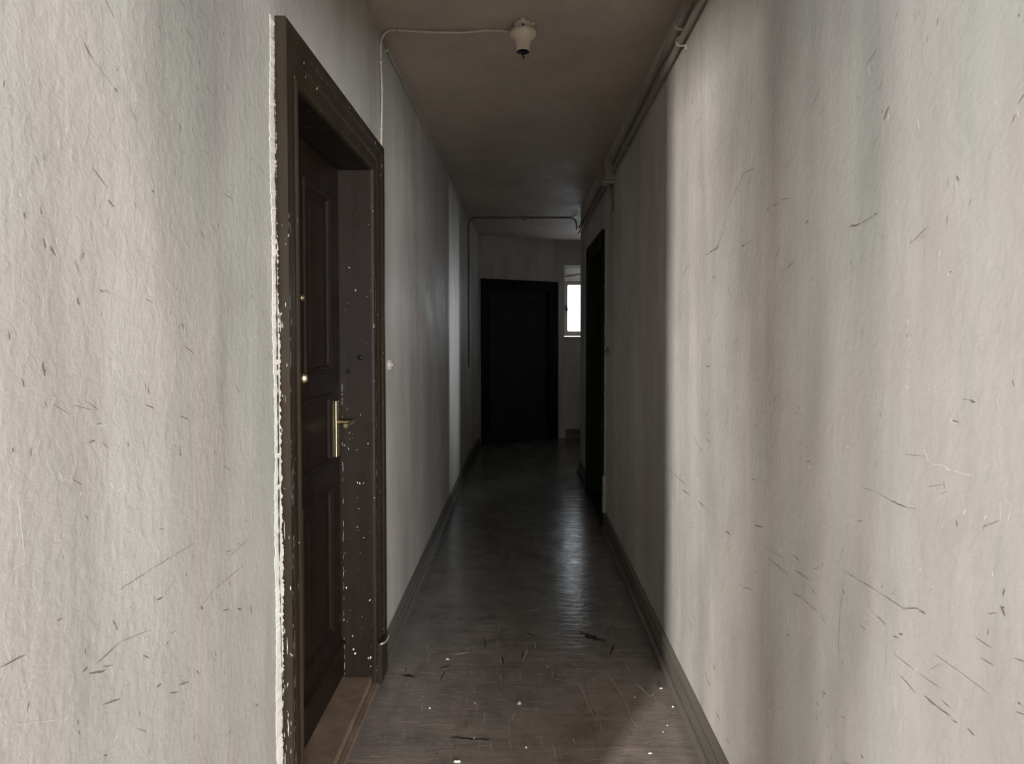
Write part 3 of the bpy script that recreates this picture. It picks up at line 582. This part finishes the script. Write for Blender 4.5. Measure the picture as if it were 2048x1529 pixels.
# ---------------------------------------------------------------- cables
def clip_at(p, d, wd, ht, parent, m=None, r=.006):
    """small strap around a cable: wraps direction d"""
    b = B(); tube(b, [Vector(p) - Vector(d) * wd / 2, Vector(p) + Vector(d) * wd / 2], [ht, ht], 10); o = link('clip', b, m or M_clip, parent); return o
b = B()
xl = LW + .006
pts = [(-.035, 2.545, CZ - .034), (-.075, 2.568, CZ - .012), (-.135, 2.572, CZ - .006), (-.20, 2.572, CZ - .010), (-.275, 2.572, CZ - .016), (-.40, 2.572, CZ - .014), (-.532, 2.572, CZ - .006), (-.575, 2.572, CZ - .008), (-.600, 2.572, CZ - .028), (xl, 2.570, CZ - .065), (xl, 2.570, 2.63), (xl + .003, 2.571, 2.5), (xl, 2.570, 2.34), (xl, 2.562, 2.25), (xl, 2.545, 2.18), (xl, 2.536, 1.6), (xl, 2.536, .60), (xl, 2.536, .17), (LW + .018, 2.534, .150), (LW + .033, 2.522, .150), (LW + .036, 2.46, .158), (LW + .030, 2.415, .172)]
tube(b, smooth_pts(pts, 6), .0046, 10)
cb = link('lamp_cable', b, M_cable); tag(cb, 'pale round cable from the lamp holder down beside the brown door', 'cable')
for p, d in (((-.135, 2.572, CZ - .006), (1, 0, 0)), ((-.532, 2.572, CZ - .006), (1, 0, 0)), ((xl, 2.570, 2.63), (0, 0, 1)), ((xl, 2.570, 2.34), (0, 0, 1))): clip_at(p, d, .016, .0078, cb)

b = B(); pts = [(LW + .004, 2.60, CZ - .022)]; cl = []; y = 2.69
while y < 6.55:
    z = CZ - .030 - .004 * math.sin(y * 3); cl.append((LW + .004, y, z)); pts += [(LW + .004, y, z), (LW + .0035, y + .14, z - .007)]; y += .28
pts.append((LW + .004, 6.58, CZ - .03))
tube(b, smooth_pts(pts, 4), .0038, 8)
cb = link('wall_cable', b, M_pipe); tag(cb, 'thin cable clipped high along the left wall under the ceiling', 'cable')
for p in cl: clip_at(p, (0, 1, 0), .012, .0068, cb)

b = B(); Yc = 6.60
tube(b, smooth_pts([(-.605, Yc, 1.1), (-.605, Yc, 1.8), (-.605, Yc, 2.60), (-.603, Yc, 2.69), (-.590, Yc, 2.735), (-.555, Yc, CZ - .012), (-.50, Yc, CZ - .009), (-.30, Yc, CZ - .010), (0, Yc, CZ - .010), (.20, Yc, CZ - .008), (.40, Yc, CZ - .008), (.53, Yc, CZ - .010), (.575, Yc - .01, CZ - .03), (.590, Yc - .04, CZ - .08), (.592, Yc - .05, 2.62)], 6), .009, 10)
cb = link('cross_conduit', b, M_pipe); tag(cb, 'conduit crossing the ceiling at the far end and dropping on the left', 'conduit')
for p, d in (((-.50, Yc, CZ - .009), (1, 0, 0)), ((.40, Yc, CZ - .008), (1, 0, 0)), ((-.605, Yc, 2.56), (0, 0, 1))): clip_at(p, d, .025, .013, cb)
b = B(); lathe(b, [(0, -.035), (.022, -.034), (.036, -.026), (.040, -.004), (.040, 0), (0, 0)], 28)
o = link('ceiling_rose', b, M_pipe, loc=(.03, Yc, CZ)); tag(o, 'small round junction cap on the conduit crossing the far ceiling', 'junction box')

def pipe(name, zs, r, label, x_off, y_end, y_split=4.0):
    b = B(); ys = [-.04] + [k * .5 for k in range(1, 13)] + [y_end]
    def zf(y):
        for (a, za), (c, zc) in zip(zs, zs[1:]):
            if y <= c: return za + (zc - za) * (y - a) / (c - a)
        return zs[-1][1]
    P = [(rw(y) - x_off, y, zf(y)) for y in ys if y <= y_end]
    tube(b, P, r, 14)
    o = link(name, b, M_pipe); tag(o, label, 'pipe', None); return o, zf
pu, zu = pipe('conduit_pipe', ((-.1, 2.724), (2, 2.668), (4.05, 2.617), (6.12, 2.563)), .0125, 'upper of two painted pipes along the top of the right wall', .022, 6.12)
pl, zl = pipe('conduit_pipe', ((-.1, 2.636), (2, 2.594), (3.9, 2.552), (4.7, 2.530), (6.2, 2.515)), .0125, 'lower of two painted pipes along the top of the right wall', .022, 6.20)
def strap(y, z, parent):
    b = B(); x = rw(y) - .022; n = 18; prev = None
    for i in range(n + 1):                        # open saddle hook round the pipe, ears to the wall
        a = math.pi * (.5 - i / n); 
        px = x - .0155 * math.cos(a); pz = z + .0155 * math.sin(a)
        cur = [(px, y - .006, pz), (px, y + .006, pz), (px - .002 * math.cos(a), y + .006, pz + .002 * math.sin(a)), (px - .002 * math.cos(a), y - .006, pz + .002 * math.sin(a))]
        cur = [b.verts.new(c) for c in cur]
        if prev:
            for k in range(4): b.faces.new((prev[k], prev[(k + 1) % 4], cur[(k + 1) % 4], cur[k]))
        prev = cur
    box(b, x - .001, rw(y) + .001, y - .006, y + .006, z - .0175, z - .0155); box(b, x - .001, rw(y) + .001, y - .006, y + .006, z + .0155, z + .0175)
    box(b, rw(y) - .004, rw(y) + .001, y - .008, y + .008, z - .034, z - .0155)
    link('pipe_strap', b, M_clip, parent)
for y in (1.1, 2.33, 3.6, 4.9): strap(y, zu(y), pu)
for y in (1.08, 2.31, 3.48, 4.96, 5.8): strap(y, zl(y), pl)
jb = empty('junction_box', (rw(4.05), 4.05, 2.50)); tag(jb, 'small square junction box where the pipes meet on the right wall', 'junction box')
b = B(); box(b, -.075, .001, -.052, .052, .0, .148); bev(link('housing', b, M_pipe, jb), .006)
b = B(); box(b, -.082, -.0755, -.057, .057, -.004, .152); bev(link('lid', b, M_pipe, jb), .003)
b = B(); box(b, -.079, .001, -.055, .055, -.014, -.0045); bev(link('entry_collar', b, M_clip, jb), .003)
b = B(); tube(b, [(-.018, .01, -.015), (-.018, .012, -.10), (-.018, .01, -.20)], .012, 12); link('drop_pipe', b, M_pipe, jb)

# ---------------------------------------------------------------- bell pushes
bp = empty('bell_push', (LW, 2.70, 1.317)); tag(bp, 'round ivory bell push on the left wall beside the brown door', 'doorbell')
b = B(); lathe(b, [(0, .016), (.014, .018), (.020, .017), (.027, .010), (.0285, .0), (0, 0)], 32, 'x'); link('cover', b, M_white, bp)
b = B(); lathe(b, [(0, .023), (.007, .022), (.009, .017), (.009, .010), (0, .010)], 20, 'x'); link('button', b, M_clip, bp)
bp = empty('bell_push', (rw(4.27), 4.27, 1.34)); tag(bp, 'small round bell push on the right wall near the far door', 'doorbell')
b = B(); lathe(b, [(0, -.016), (.014, -.018), (.020, -.017), (.027, -.010), (.0285, .0), (0, 0)], 32, 'x'); link('cover', b, M_pipe, bp)
b = B(); lathe(b, [(0, -.023), (.007, -.022), (.009, -.017), (.009, -.010), (0, -.010)], 20, 'x'); link('button', b, M_dark, bp)

# ragged plaster edge beside the far right door
b = B()
prev = None
for i in range(90):
    z = .12 + i * (2.13 / 89); y1 = 4.415; y0 = 4.36 + rnd.uniform(-.004, .004) + (-.02 if z < .35 else 0)
    ex = .006 + (.010 if z < .4 else 0) + rnd.uniform(0, .003)
    cur = [b.verts.new((rw(y0) + .003, y0, z)), b.verts.new((rw(y0) - .002, y0 + .008, z)), b.verts.new((rw(y1) - ex, y1 - .012, z)), b.verts.new((rw(y1) - ex, y1, z)), b.verts.new((rw(y1) + .003, y1, z))]
    if prev:
        for k in range(4): b.faces.new((prev[k], prev[k + 1], cur[k + 1], cur[k]))
    prev = cur
o = link('trim_plaster_edge', b, M_wall, fix=False); struct(o, 'ragged plaster edge beside the far right door')

# ---------------------------------------------------------------- plaster crumbs on the floor
WHERE = ['largest white plaster crumb, in the middle of the near floor', 'round white crumb on the right of the near floor', 'white crumb near the bottom edge, centre of the floor', 'small crumb left of the largest one, near the threshold side', 'small crumb in mid floor just past the sheet joint', 'tiny crumb right of centre behind the largest crumb', 'white crumb close to the right skirting', 'tiny crumb just left of the largest crumb', 'flat pale flake left of centre past the joint', 'flat pale flake near the right skirting past the joint', 'tiny bright crumb farther along on the right of the floor', 'thin upright flake in the left foreground', 'pale flake at the bottom left of the floor', 'long thin flake at the bottom right of the floor', 'tiny crumb near the right skirting, left one of two', 'tiny crumb near the right skirting, right one of two']
for (x, y, wx_, wy_), lab in zip(CR, WHERE):
    b = B(); n = 7; hgt = min(wx_, wy_) * .5 + .001
    lo = []; hi = []
    for k in range(n):
        a = 2 * math.pi * k / n; rr = rnd.uniform(.75, 1.1)
        lo.append(b.verts.new((wx_ / 2 * rr * math.cos(a), wy_ / 2 * rr * math.sin(a), 0))); hi.append(b.verts.new((wx_ / 2 * .6 * rr * math.cos(a), wy_ / 2 * .6 * rr * math.sin(a), hgt * rnd.uniform(.7, 1.1))))
    b.faces.new(lo[::-1]); b.faces.new(hi)
    for k in range(n): b.faces.new((lo[k], lo[(k + 1) % n], hi[(k + 1) % n], hi[k]))
    o = link('plaster_crumb', b, M_crumb, loc=(x, y, .0004)); tag(o, lab, 'debris', 'plaster crumbs on the floor')
